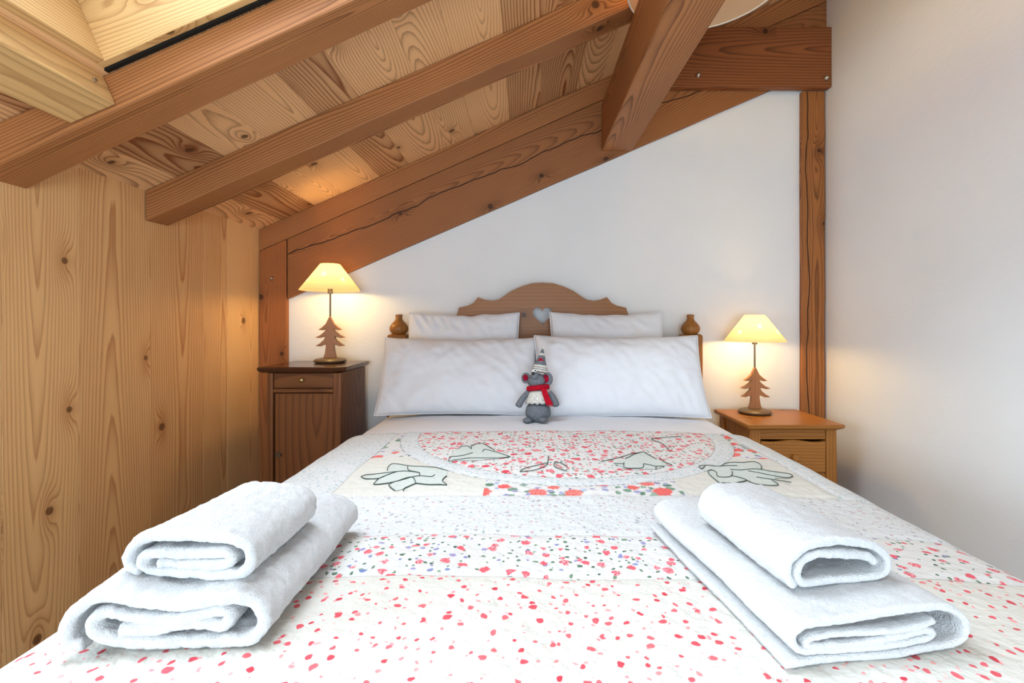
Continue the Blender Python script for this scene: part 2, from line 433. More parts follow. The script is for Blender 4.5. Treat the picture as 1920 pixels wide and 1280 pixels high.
link('window_frame', bm, 'frame_white', wf)
bm = bmesh.new(); hexa(bm, boxc(WX0+.04,WX1-.04,YF-.08,YF-.074,WZ0+.04,WZ1-.04)); link('pane', bm, 'glass', wf)

# ceiling boards with the skylight opening
HX0, HX1, HY0, HY1 = -1.040, .22, .47-D, 1.1975-D
GY0, GY1 = -1.15-D, -.35-D           # unseen second skylight behind the camera, added for light from above
boards = []; x = XL-.02; w = [.13,.175,.145,.19,.15,.20,.14,.18,.155,.19]
i = 0; cuts = []
while x < XR+.05: cuts.append(x); x += w[i % len(w)]; i += 1
cuts.append(x); cuts = sorted(set(cuts+[HX0, HX1])); cuts = [c for k,c in enumerate(cuts) if k == 0 or c-cuts[k-1] > .03 or c in (HX0,HX1)]
for a, b in zip(cuts, cuts[1:]):
    def slab(y0, y1): boards.append([(a,y0,zc(a)),(b,y0,zc(b)),(b,y1,zc(b)),(a,y1,zc(a)),(a,y0,zc(a)+.03),(b,y0,zc(b)+.03),(b,y1,zc(b)+.03),(a,y1,zc(a)+.03)])
    if a >= HX0-1e-6 and b <= HX1+1e-6: slab(YF-.1, GY0); slab(GY1, HY0); slab(HY1, YB+.05)
    else: slab(YF-.1, YB+.05)
struct(planks('ceiling', boards, (0,1,0), 'plank_ceil', .0015))

# skylight: lining boards, frame, pane
sk = struct(thing('window_1', None, None))
nrm = Vector((-SL,0,1)).normalized(); H = .22
def slabn(name, pts, ax, mat='opening', par=None, bev=.002):
    """pts: four bottom corners (x,y) on the ceiling plane; extruded along the roof normal by h"""
    (pp, h0, h1) = pts
    bm = bmesh.new(); c = [Vector((x,y,zc(x)))+nrm*h0 for x,y in pp]+[Vector((x,y,zc(x)))+nrm*h1 for x,y in pp]
    ctr = sum(c, Vector())/8; hexa(bm, [p-ctr for p in c]); setuv(bm, ax); return link(name, bm, mat, par, bevel=bev, loc=ctr)
t = .02
ly1, lx0 = 1.185-D, HX0
slabn('lining_board', ([(lx0,ly1-t),(HX1,ly1-t),(HX1,ly1),(lx0,ly1)], .004, H), (1,0,SL), par=sk)
slabn('lining_board', ([(lx0,HY0),(HX1,HY0),(HX1,HY0+t),(lx0,HY0+t)], .004, H), (1,0,SL), par=sk)
slabn('lining_board', ([(lx0,HY0+t),(lx0+t,HY0+t),(lx0+t,ly1-t),(lx0,ly1-t)], .004, H), (0,1,0), par=sk)
slabn('lining_board', ([(HX1-t,HY0+t),(HX1,HY0+t),(HX1,ly1-t),(HX1-t,ly1-t)], .004, H), (0,1,0), par=sk)
for nm, pp in (('window_frame', [(lx0-.02,ly1-.05),(HX1+.02,ly1-.05),(HX1+.02,ly1+.02),(lx0-.02,ly1+.02)]), ('window_frame', [(lx0-.02,HY0-.02),(HX1+.02,HY0-.02),(HX1+.02,HY0+.05),(lx0-.02,HY0+.05)]),
               ('window_frame', [(lx0-.02,HY0+.05),(lx0+.05,HY0+.05),(lx0+.05,ly1-.05),(lx0-.02,ly1-.05)]), ('window_frame', [(HX1-.05,HY0+.05),(HX1+.02,HY0+.05),(HX1+.02,ly1-.05),(HX1-.05,ly1-.05)])):
    slabn(nm, (pp, H, H+.05), (1,0,SL), 'frame_white', sk)
slabn('gap_shade_strip', ([(lx0,ly1+.0005),(HX1,ly1+.0005),(HX1,HY1-.0005),(lx0,HY1-.0005)], -.001, H), (1,0,SL), 'dark', sk, 0)  # near-black strip standing in for the shade of the gap behind the lining
slabn('pane', ([(lx0+.04,HY0+.04),(HX1-.04,HY0+.04),(HX1-.04,ly1-.04),(lx0+.04,ly1-.04)], H+.02, H+.026), (1,0,SL), 'glass', sk, 0)

s2 = struct(thing('window_added_roof', None, None))  # frame and pane of the added roof opening, out of view
for pp in ([(HX0-.02,GY1-.05),(HX1+.02,GY1-.05),(HX1+.02,GY1+.02),(HX0-.02,GY1+.02)], [(HX0-.02,GY0-.02),(HX1+.02,GY0-.02),(HX1+.02,GY0+.05),(HX0-.02,GY0+.05)],
           [(HX0-.02,GY0+.05),(HX0+.05,GY0+.05),(HX0+.05,GY1-.05),(HX0-.02,GY1-.05)], [(HX1-.05,GY0+.05),(HX1+.02,GY0+.05),(HX1+.02,GY1-.05),(HX1-.05,GY1-.05)]):
    slabn('window_frame', (pp, .032, .08), (1,0,SL), 'frame_white', s2)
slabn('pane', ([(HX0+.04,GY0+.04),(HX1-.04,GY0+.04),(HX1-.04,GY1-.04),(HX0+.04,GY1-.04)], .05, .056), (1,0,SL), 'glass', s2, 0)

# ---------------------------------------------------------------- timbers
def timber(name, label, x0, x1, zb0, zt0, zb1, zt1, y0, y1, mat, bev=.004, cat='beam'):
    """sloping timber between x0 and x1; z of its underside and top at both ends"""
    bm = bmesh.new(); N = 24
    rows = []
    for i in range(N+1):
        k = i/N; x = x0+(x1-x0)*k; zb = zb0+(zb1-zb0)*k; zt = zt0+(zt1-zt0)*k
        j = [noise.noise(Vector((x*4, s*9.1, y0*7)))*.0025 for s in range(4)]
        rows.append([bm.verts.new((x, y0+j[0], zb+j[1])), bm.verts.new((x, y1, zb+j[2])), bm.verts.new((x, y1, zt)), bm.verts.new((x, y0+j[3], zt))])
    for a, b in zip(rows, rows[1:]):
        for k in range(4): bm.faces.new((a[k],b[k],b[(k+1)%4],a[(k+1)%4]))
    bm.faces.new(rows[0]); bm.faces.new(rows[-1][::-1]); bmesh.ops.recalc_face_normals(bm, faces=bm.faces)
    c = Vector(((x0+x1)/2, (y0+y1)/2, (zb0+zb1+zt0+zt1)/4))
    for v in bm.verts: v.co -= c
    setuv(bm, (x1-x0, 0, zb1-zb0))
    return tag(link(name, bm, mat, bevel=bev, loc=c), label, cat)
rb = lambda x: zc(x)-.110
# rafter nearest the skylight
s1 = .4627; b1 = lambda x: CZ+.365+s1*(x-XL)
timber('rafter', 'thick sloping rafter along the edge of the skylight', XL, 1.5, b1(XL), zc(XL)-.002, b1(1.5), zc(1.5)-.002, 1.198-D, 1.3206-D, 'rafter')
timber('rafter', 'dark brown sloping rafter crossing the middle of the plank ceiling', XL, XR, rb(XL), zc(XL)-.001, rb(XR), zc(XR)-.001, 1.732-D, 1.843-D, 'rafter')
timber('rafter', 'slim sloping rafter flush above the white bed wall', XL, XR, rb(XL), zc(XL)-.001, rb(XR), zc(XR)-.001, 2.472-D, -.001, 'rafter', .002)
bb = lambda x: CZ+.114+.432*(x+1.236)
timber('wall_beam', 'wide cracked sloping beam edging the white wall above the bed', -1.225, XR, bb(-1.225), rb(-1.225)-.003, bb(XR), rb(XR)-.003, 2.472-D, -.001, 'wallbeam', .003)
# trimmer between rafters at the foot of the skylight
bm = bmesh.new(); y0, y1 = .30-D, 1.1975-D
A = Vector((-1.133,0,CZ+.494)); B = Vector((-1.021,0,CZ+.542)); up = Vector((-SL,0,1)).normalized()*.095
hexa(bm, [A+Vector((0,y0,0)), B+Vector((0,y0,0)), B+Vector((0,y1,0)), A+Vector((0,y1,0)), A+up+Vector((0,y0,0)), B+up+Vector((0,y0,0)), B+up+Vector((0,y1,0)), A+up+Vector((0,y1,0))])
ctr = Vector((-1.08,-2,1.55))
for v in bm.verts: v.co -= ctr
setuv(bm, (0,1,0)); tr = tag(link('trimmer_beam', bm, 'opening', bevel=.003, loc=ctr), 'short pale trimmer beam butting the rafter under the skylight', 'beam')
# screw in the trimmer
bm = bmesh.new(); cyl(bm, (0,0,-.004), (0,0,.004), .004, seg=12); o = link('screw', bm, 'metal', tr, smooth=40)
o.location = B+up*.45+Vector((.002, 1.155-D, 0))-ctr; o.rotation_euler = (0, math.radians(66), 0)
# purlin running to the camera
box('purlin', .392, .549, -3.98, 2.42-D+.05, 1.878, 2.118, 'rafter', axis=(0,1,0), bevel=.005)
tag(bpy.data.objects['purlin'], 'heavy square purlin running out from the bed wall overhead', 'beam')
# tie beam with bolts
tb = box('tie_beam', .60, XR-.001, 2.43-D, 2.47-D, CZ+1.188, CZ+1.493, 'tie', bevel=.004); tag(tb, 'short horizontal dark tie beam with two bolts above the narrow post', 'beam')
def bolt(parent, p, r=.013):
    o = link('bolt', lathe([(0,0),(r,0),(r,.002),(r*.75,.006),(r*.6,.010),(r*.3,.013),(0,.014)], 24), 'metal', parent, smooth=40)
    o.location = Vector(p)-parent.location; o.rotation_euler = (math.pi/2,0,0); return o
bolt(tb, P(1309,141,2.428)); q = P(1549,146,2.428); bolt(tb, q)
# posts
def post(name, label, x0, x1, z1, mat, live=0, top=None):
    bm = bmesh.new(); N = 90; rows = []; y0, y1 = 2.47-D, -.001
    for i in range(N+1):
        z = z1*i/N; a = noise.noise(Vector((z*3, 1.3, 0)))*.003; b = noise.noise(Vector((z*6, 5.3, 0)))*.010*live+noise.noise(Vector((z*30, 2.3, 0)))*.003*live
        rows.append([bm.verts.new((x0+a, y0, z)), bm.verts.new((x1-.012*live+b*.6, y0, z)), bm.verts.new((x1-.002+b*.3, y0+.010, z)), bm.verts.new((x1, y1, z)), bm.verts.new((x0+a, y1, z))])
    if top:
        for v in rows[-1]: v.co.z = top(v.co.x)
    for a, b in zip(rows, rows[1:]):
        for k in range(5): bm.faces.new((a[k],a[(k+1)%5],b[(k+1)%5],b[k]))
    bm.faces.new(rows[0][::-1]); bm.faces.new(rows[-1]); bmesh.ops.recalc_face_normals(bm, faces=bm.faces)
    c = Vector(((x0+x1)/2, y0, 0))
    for v in bm.verts: v.co -= c
    setuv(bm, (0,0,1)); return tag(link(name, bm, mat, bevel=.002, loc=c), label, 'post')
pl = post('wall_post', 'broad wooden wall post in the corner behind the dark cabinet', XL+.002, -1.230, rb(XL)-.02, 'post', top=lambda x: rb(x)-.004)
bolt(pl, P(510,522,2.468), .010)
pr = post('wall_post', 'narrow cracked wooden wall post beside the low nightstand', 1.427, 1.551, CZ+1.187, 'post_cracked', 1)

# ---------------------------------------------------------------- bed
BX, HW, BT, RD = .085, .763, .62, .11          # centre, half width, top height, edge radius
def top_z(x, y, amp=1.0):
    n = noise.noise(Vector((x*2.3, y*2.3, 3)))*.006+noise.noise(Vector((x*9, y*7, 8)))*.0028+noise.noise(Vector((x*26, y*22, 2)))*.0011
    dome = -.010*((x-BX)/.6)**4
    return BT+(n+dome)*amp
def seamdip(x, v):
    z = 0
    for s in (.717,.861,1.062):
        z -= .0035*math.exp(-((v-s)/.006)**2)
    if v > 1.062:
        r = math.hypot(x-.13, v-1.665)
        for s in (.49,.545): z -= .003*math.exp(-((r-s)/.006)**2)
        for s in (-.44,.70): z -= .003*math.exp(-((x-s)/.006)**2)
    return z
def cover(name, mat, y0, y1, off, drop, parent, seams=True, step=.0115, amp=1.0, thick=.008):
    bm = bmesh.new(); uvl = bm.loops.layers.uv.verify()
    hw, rd = HW+off, RD
    flat = hw-rd; arc = rd*math.pi/2; tot = flat+arc+drop
    ns = int(2*tot/step); ny = int((y1-y0)/step); rows = []; uvs = {}
    for j in range(ny+1):
        y = y0+(y1-y0)*j/ny; row = []
        for i in range(ns+1):
            s = -tot+2*tot*i/ns; sg = 1 if s > 0 else -1; a = abs(s)
            if a < flat: x, dz, nx, nz = s, 0, 0, 1
            elif a < flat+arc: t_ = (a-flat)/rd; x, dz, nx, nz = sg*(flat+rd*math.sin(t_)), -rd+rd*math.cos(t_), sg*math.sin(t_), math.cos(t_)
            else: x, dz, nx, nz = sg*hw, -rd-(a-flat-arc), sg, 0
            X = BX+x; v = y+D
            z = top_z(max(BX-hw, min(BX+hw, X)), y, amp)+off+dz
            if seams: z += seamdip(X, v)*(nz**2)
            w = noise.noise(Vector((s*5, y*6, 1)))*.010*(1-nz)
            vert = bm.verts.new((X+nx*abs(w)*.7, y, z)); row.append(vert); uvs[vert] = (BX+s, v)
        rows.append(row)
    for a, b in zip(rows, rows[1:]):
        for i in range(ns):
            f = bm.faces.new((a[i],a[i+1],b[i+1],b[i]))
            for l in f.loops: l[uvl].uv = uvs[l.vert]
    o = link(name, bm, mat, parent, smooth=180)
    sd = o.modifiers.new('Solid', 'SOLIDIFY'); sd.thickness = thick; sd.offset = -1
    return o
bed = thing('double_bed', 'wooden double bed with carved headboard with heart cutout against the white wall', 'bed', (BX, -.1, 0))
def child(o, par):                      # parent an object built in world space
    o.parent = par; o.matrix_parent_inverse = Matrix.Translation(-Vector(par.location)); return o
HZ = 2.42; HY = HZ-D
def hp(px, py): p = P(px, py, HZ); return (p.x, p.z)
right = [(1017,530),(1036,531),(1056,537),(1074,545),(1090,556),(1100,562),(1112,564),(1125,562),(1137,557),(1146,568),(1156,573),(1173,577),(1178,594),(1200,620),(1220,636),(1245,643),(1276,643)]
outl = [hp(*p) for p in right]
mirx = (hp(1017,530)[0])
outl = outl+[(outl[-1][0], .42)]+[(2*mirx-outl[-1][0], .42)]+[(2*mirx-x, z) for x, z in outl[::-1][:-1]]
hc = hp(1017, 592); heart = []
for i in range(40):
    t_ = 2*math.pi*i/40
    heart.append((hc[0]+.0031*16*math.sin(t_)**3, hc[1]+.0032*(13*math.cos(t_)-5*math.cos(2*t_)-2*math.cos(3*t_)-math.cos(4*t_))+.004))
bm = plate(outl, [heart], .028)
for v in bm.verts: v.co.y += HY
setuv(bm, (1,0,0), (.3,.5,.42)); child(link('headboard', bm, 'bed', bevel=.003), bed)
for px in (1294.5, 748):
    x = P(px,600,HZ).x
    o = box('bedpost', x-.050, x+.050, HY-.045, HY+.045, 0, P(0,625,HZ-.04).z-.004, 'bed', axis=(0,0,1), bevel=.014); child(o, bed); o.modifiers[0].segments = 4
    bm = lathe([(0,0),(.022,.0),(.030,.004),(.043,.018),(.047,.032),(.044,.046),(.034,.060),(.022,.072),(.016,.084),(.0165,.094),(.019,.100),(.016,.104),(0,.105)], 32); setuv(bm, (0,0,1))
    k = link('finial', bm, 'bed', o, smooth=60); k.location = (0,0,P(0,625,HZ-.04).z/2-.008)
for s in (-1, 1):
    o = box('side_rail', BX+s*.70-.0125, BX+s*.70+.0125, -2.1, HY-.0, .22, .36, 'bed', axis=(0,1,0), bevel=.004); child(o, bed)
child(box('foot_rail', BX-.69, BX+.69, -2.12, -2.095, .2, .36, 'bed'), bed)
for s in (-1, 1): child(box('leg', BX+s*.66-.035, BX+s*.66+.035, -2.12, -2.05, 0, .2, 'bed', axis=(0,0,1)), bed)
mt = box('mattress', BX-.70, BX+.70, -2.09, HY-.025, .3, .595, 'linen', bevel=.05)
mt.modifiers[0].segments = 5; tag(mt, 'thick white mattress on the double bed under the sheet', 'mattress')
sh = cover('bed_sheet', 'linen', -2.095, HY-.03, -.012, .18, None, seams=False, thick=.002)
tag(sh, 'smooth white bed sheet showing between pillows and quilt', 'sheet')
qu = cover('patchwork_quilt', 'quilt', -2.105, 1.668-D, 0.0, .24, None, step=.009, thick=.007)
tag(qu, 'floral patchwork quilt with red sprigs and green tulip outlines on the bed', 'quilt')

# appliqued and outlined tulips stitched on the quilt
HQ = CZ-BT
def q7(cx, cy, ox=600): px, py = ox+cx/3.84, 780+cy/3.84; Z = F*HQ/(py-VY); return ((px-VX)*Z/F, Z-D)
def q8(cx, cy): return q7(cx, cy, 1080)
lines = []
L7 = [[(295,425),(330,412),(430,408),(560,400),(640,402),(720,412)],[(295,425),(330,440),(420,442),(500,415),(560,400)],[(485,390),(490,365),(525,342),(620,358),(760,372),(860,375),(915,392)],
 [(385,480),(430,440),(520,410)],[(385,482),(480,478),(600,455),(660,440)],[(540,528),(505,505),(500,485),(560,462),(660,440),(690,480)],[(600,532),(605,515),(640,500),(690,480)],
 [(690,480),(780,492),(860,495),(912,498),(880,465),(912,432)],[(660,440),(720,432),(800,438),(825,425)],[(630,365),(640,395),(710,410),(715,435)],
 [(925,325),(940,300),(1000,295),(1100,270)],[(925,325),(1000,318),(1100,305),(1250,310),(1370,300)],[(1000,240),(1015,225),(1060,218),(1090,240),(1095,215),(1170,200),(1260,255)],[(1170,262),(1190,245),(1280,270),(1370,300)],
 [(1440,405),(1480,378),(1560,360),(1640,345),(1610,372),(1540,395),(1440,408)],[(1690,335),(1685,365),(1720,385),(1775,400)],[(1690,335),(1740,345),(1780,370)],[(1640,345),(1645,290)]]
L8 = [[(885,365),(905,355),(1050,352),(1160,350)],[(885,365),(905,378),(930,360)],[(1050,350),(1065,335),(1130,325),(1200,322),(1285,315),(1330,340),(1335,375)],
 [(1110,380),(1200,382),(1300,375),(1420,390),(1530,395),(1558,408),(1530,428),(1440,425),(1300,400),(1240,390)],[(950,392),(960,420),(1000,455),(1030,482)],[(950,392),(980,388),(1010,405),(1020,435),(1080,440),(1120,430),(1125,395)],
 [(1050,480),(1150,482),(1225,458),(1120,430)],[(1225,458),(1290,488),(1380,495),(1450,492),(1450,480),(1410,458)],[(1300,435),(1400,450),(1550,462)],
 [(355,305),(420,270),(485,250),(530,275),(580,310)],[(345,335),(350,372),(420,378),(480,375),(485,345)],[(575,385),(580,365),(630,360)],[(180,325),(300,300),(380,272),(480,250)],[(600,300),(640,330),(690,350)],
 [(540,160),(640,152),(760,145)],[(540,165),(620,190),(670,235)],[(270,340),(345,345)],[(485,345),(575,365)]]
lines = [[q7(*p) for p in l] for l in L7]+[[q8(*p) for p in l] for l in L8]
def qz(x, y): return top_z(x, y)+seamdip(x, y+D)
W['thread'] = plain('green_thread', srgb(58,74,64), .8)
G_ = [lines[:10], lines[10:14], lines[14:18], lines[18:27], lines[27:28]+lines[30:31], lines[28:29]+lines[34:], lines[29:30], lines[31:32], lines[32:34]]
for grp in G_:
    bm = bmesh.new()
    for l in grp:
        l = spline(l, 5)
        for a, b in zip(l, l[1:]):
            z0, z1 = qz(*a)+.0022, qz(*b)+.0022
            if (Vector(a)-Vector(b)).length > 1e-4: cyl(bm, (a[0],a[1],z0), (b[0],b[1],z1), .0010, seg=6, cap=False)
    link('embroidery', bm, 'thread', qu)['label'] = 'dark green stitched tulip outline'
F7 = [(295,425),(430,408),(485,390),(490,365),(525,342),(760,372),(915,392),(912,432),(880,465),(912,498),(780,492),(690,480),(605,515),(540,528),(500,490),(500,478),(385,482),(420,442),(330,440)]
F8 = [(885,365),(1050,350),(1070,332),(1285,315),(1330,340),(1340,378),(1530,392),(1558,408),(1540,430),(1430,440),(1450,490),(1290,490),(1225,462),(1150,484),(1040,480),(960,425),(945,392)]
G7 = [(925,325),(1010,225),(1090,222),(1170,200),(1260,255),(1370,300),(1250,315),(1000,325)]
G8 = [(270,335),(420,270),(485,250),(580,310),(660,345),(575,385),(350,378)]
W['mint'] = plain('mint_cotton', srgb(203,209,202), .85, .15, bs=90, bd=.003, var=.06, vs=200)
for fl, fn in ((F7,q7),(F8,q8),(G7,q7),(G8,q8)):
    pts = [fn(*p) for p in fl]; bm = bmesh.new()
    tri = tessellate_polygon([[Vector((x,y,0)) for x,y in pts]]); vs = [bm.verts.new((x,y,0)) for x,y in pts]
    for t3 in tri: bm.faces.new([vs[i] for i in t3])
    bmesh.ops.subdivide_edges(bm, edges=bm.edges, cuts=7, use_grid_fill=True)
    bmesh.ops.triangulate(bm, faces=bm.faces); bmesh.ops.recalc_face_normals(bm, faces=bm.faces)
    for v in bm.verts: v.co.z = qz(v.co.x, v.co.y)+.0014
    link('applique', bm, 'mint', qu, smooth=180)['label'] = 'pale mint tulip patch'

# ---------------------------------------------------------------- pillows
def pillow(name, label, w, h, t, loc, lean, rz, seed, group):
    N = 72; bm = bmesh.new()
    def surf(u, v, s):
        e = .035
        x = w/2*u*(1-e*(1-v*v)); z = h/2*v*(1-e*1.6*(1-u*u))
        k = (max(0,1-abs(u)**3.2))**.42*(max(0,1-abs(v)**2.6))**.48
        q = Vector((u*w*3+seed*5, v*h*3, s*3.0))
        wr = noise.noise(q)*.10+noise.noise(q*2.7)*.05
        ang = abs(noise.noise(Vector((u*w*9+v*h*7+seed, (u*w-v*h)*2.5, s+seed))))
        cr = ang*.010*min(1, 3*(1-k)+.25)
        y = s*(t/2*k*(1+wr*1.2) + (noise.noise(q*5)*.0030 - cr*1.3)*min(1,k*2))
        z += -.012*(1-abs(u))*max(0,v)*(noise.noise(Vector((u*4,seed,0)))+.5)
        return Vector((x, y, z))
    F_ = [[bm.verts.new(surf(-1+2*i/N, -1+2*j/N, -1)) for i in range(N+1)] for j in range(N+1)]
    B_ = [[F_[j][i] if i in (0,N) or j in (0,N) else bm.verts.new(surf(-1+2*i/N, -1+2*j/N, 1)) for i in range(N+1)] for j in range(N+1)]
    for j in range(N):
        for i in range(N):
            bm.faces.new((F_[j][i],F_[j][i+1],F_[j+1][i+1],F_[j+1][i])); bm.faces.new((B_[j][i],B_[j+1][i],B_[j+1][i+1],B_[j][i+1]))
    rim = [F_[0][i].co.copy() for i in range(N)]+[F_[j][N].co.copy() for j in range(N)]+[F_[N][i].co.copy() for i in range(N,0,-1)]+[F_[j][0].co.copy() for j in range(N,0,-1)]
    o = link(name, bm, 'linen', None, smooth=180); tag(o, label, 'pillow', group)
    bm = bmesh.new(); n = len(rim); rs = []
    for i, p in enumerate(rim):
        d = (rim[(i+1)%n]-rim[i-1]).normalized(); a = d.cross(Vector((0,1,0))).normalized(); b = Vector((0,1,0))
        rs.append([bm.verts.new(p+(a*math.cos(q)+b*math.sin(q))*.0028) for q in [math.pi/3*k for k in range(6)]])
    for i in range(n):
        for k in range(6): bm.faces.new((rs[i][k],rs[i][(k+1)%6],rs[(i+1)%n][(k+1)%6],rs[(i+1)%n][k]))
    link('piping', bm, 'linen', o, smooth=180)
    o.rotation_euler = (lean, 0, rz); o.location = loc; return o
g = None
# back pair (upright, nearly against the headboard), front pair leaning on them
pillow('pillow', 'small white back pillow behind the front pillow, nearer the dark cabinet', .54, .42, .11, (P(868,0,2.30).x, 2.30-D, .84), math.radians(-14), 0, 1, g)
pillow('pillow', 'small white back pillow behind the front pillow, nearer the low nightstand', .55, .42, .11, (P(1139,0,2.30).x, 2.30-D, .842), math.radians(-14), 0, 2, g)
pillow('pillow', 'large white front pillow with long crease, lamp-lit cabinet side of the bed', .69, .355, .15, (P(860,0,2.06).x, 2.08-D, .768), math.radians(-26), math.radians(0), 3, g)
pillow('pillow', 'large white front pillow on the low nightstand side, behind the toy mouse', .725, .37, .15, (P(1162,0,2.04).x, 2.05-D, .772), math.radians(-26), math.radians(0), 4, g)

# ---------------------------------------------------------------- towels
def towel(name, label, path, t, length, loc, rz, seed, sag=.004, pile=.0016, taper=0, group=None, bend=0):
    """path = folded cross-section (x,z) of the cloth's middle, extruded along y with pile"""
    pts = spline(path, 10); res = [pts[0]]                      # resample evenly
    for p in pts[1:]:
        while math.dist(p, res[-1]) > .0034:
            k = .0034/math.dist(p, res[-1]); res.append(tuple(a+(b-a)*k for a, b in zip(res[-1], p)))
    pts = res; n = len(pts); nor = []
    for i in range(n):
        a, b = pts[max(0,i-2)], pts[min(n-1,i+2)]; d = Vector((b[0]-a[0], b[1]-a[1])).normalized(); nor.append(Vector((-d.y, d.x)))
    bm = bmesh.new(); M_ = int(length/.0045); rows = []
    def prof(grow):
        L = [(pts[i][0]+nor[i].x*t/2*grow, pts[i][1]+nor[i].y*t/2*grow) for i in range(n)]
        Rr = [(pts[i][0]-nor[i].x*t/2*grow, pts[i][1]-nor[i].y*t/2*grow) for i in range(n)]
        return L, Rr
    ys = [-.35*t, -.22*t, 0]+[length*k/M_ for k in range(1, M_)]+[length, length+.22*t, length+.35*t]
    gr = [.35, .8, 1]+[1]*(M_-1)+[1, .8, .35]
    wmax = max(p[0] for p in pts)
    for yy, g_ in zip(ys, gr):
        L, Rr = prof(g_); loop = L+Rr[::-1]; row = []
        for (x, z) in loop:
            kk = yy/length; sc = 1-taper*kk
            q = Vector((x*70+seed, yy*70, z*70)); dsp = noise.noise_vector(q)*pile*1.0+noise.noise_vector(q*3)*pile*.9
            lw = noise.noise(Vector((x*11+seed, yy*8, 0)))*sag + noise.noise(Vector((yy*14+seed, z*20, 4)))*sag*.5
            xx = wmax/2+(x-wmax/2)*sc + noise.noise(Vector((yy*6, seed, z*6)))*.004 + bend*kk*kk
            edge = noise.noise(Vector((x*12+seed*3, z*25, 1)))*.006*(1 if yy < length/2 else -.7)*(1-min(1, min(abs(yy), abs(length-yy))/.05))
            zz = max(z + lw*min(1, z/.03), .0012)
            row.append(bm.verts.new(Vector((xx, yy+edge, zz))+Vector((dsp.x, dsp.y, dsp.z if z > .012 else max(0, dsp.z)))))
        rows.append(row)
    m_ = len(rows[0])
    for a, b in zip(rows, rows[1:]):
        for i in range(m_): bm.faces.new((a[i],b[i],b[(i+1)%m_],a[(i+1)%m_]))
    for row, fl in ((rows[0], 0), (rows[-1], 1)):
        for i in range(n-1):
            q = (row[i], row[i+1], row[m_-2-i], row[m_-1-i]); bm.faces.new(q if not fl else q[::-1])
    bmesh.ops.recalc_face_normals(bm, faces=bm.faces)
    o = link(name, bm, 'terry', None, smooth=180); o.location = loc; o.rotation_euler = (0,0,rz)
    return tag(o, label, 'towel', group)
tz = BT+.003
t1 = .0150
towel('bath_towel', 'large folded white bath towel under a hand towel, near the plank wall',
      [(.052,.020),(.085,.022),(.120,.031),(.150,.030),(.168,.026),(.176,.036),(.166,.044),(.120,.038),(.070,.034),(.034,.040),(.022,.030),(.030,.016),(.060,.0085),(.120,.008),(.178,.009),(.204,.014),(.214,.030),(.206,.048),(.180,.058),(.120,.054),(.060,.056),(.024,.058),(.002,.046),(-.006,.030),(-.002,.012),(.012,.008)][::-1],
      t1, .315, (P(132,0,.545).x, .550-D, tz), math.radians(1.5), 11, sag=.007)
towel('hand_towel', 'small plump folded white hand towel on the bath towel near the plank wall',
      [(.034,.020),(.070,.018),(.118,.020),(.128,.028),(.118,.034),(.070,.031),(.030,.033),(.014,.024),(.018,.011),(.040,.0075),(.120,.0075),(.146,.014),(.152,.030),(.142,.046),(.110,.052),(.060,.054),(.022,.052),(.002,.040),(-.006,.024),(.000,.010),(.010,.007)],
        .0135, .165, (P(245,0,.585).x, .590-D, tz+.064), math.radians(-4), 23, sag=.004, taper=.16)
t2 = .0085
towel('bath_towel', 'large flat folded white bath towel with hemmed layers, near the plaster wall',
      [(.180,.036),(.150,.031),(.110,.030),(.070,.033),(.030,.031),(.018,.025),(.030,.0195),(.080,.0195),(.130,.022),(.165,.026),(.180,.021),(.165,.0155),(.100,.014),(.045,.0145),(.012,.018),(.002,.030),(.008,.042),(.030,.047),(.090,.049),(.150,.051),(.195,.048),(.218,.036),(.222,.022),(.208,.008),(.150,.0045),(.060,.0045),(-.010,.005)],
      t2, .355, (P(1480,0,.525).x, .522-D, tz), math.radians(8.5), 37, sag=.005, pile=.0008)
towel('hand_towel', 'small folded white hand towel on the flat bath towel near the plaster wall',
      [(.018,.020),(.060,.018),(.098,.019),(.106,.026),(.096,.033),(.060,.037),(.030,.040),(.012,.038),(.002,.030),(-.002,.018),(.006,.0085),(.040,.0065),(.090,.0065),(.118,.012),(.126,.026),(.116,.040),(.090,.048),(.050,.053),(.012,.052),(-.008,.040),(-.014,.022),(-.008,.006)][3:],
      .0100, .205, (P(1492,0,.58).x, .575-D, tz+.056), math.radians(10.5), 41, sag=.004, pile=.0012, taper=.1)

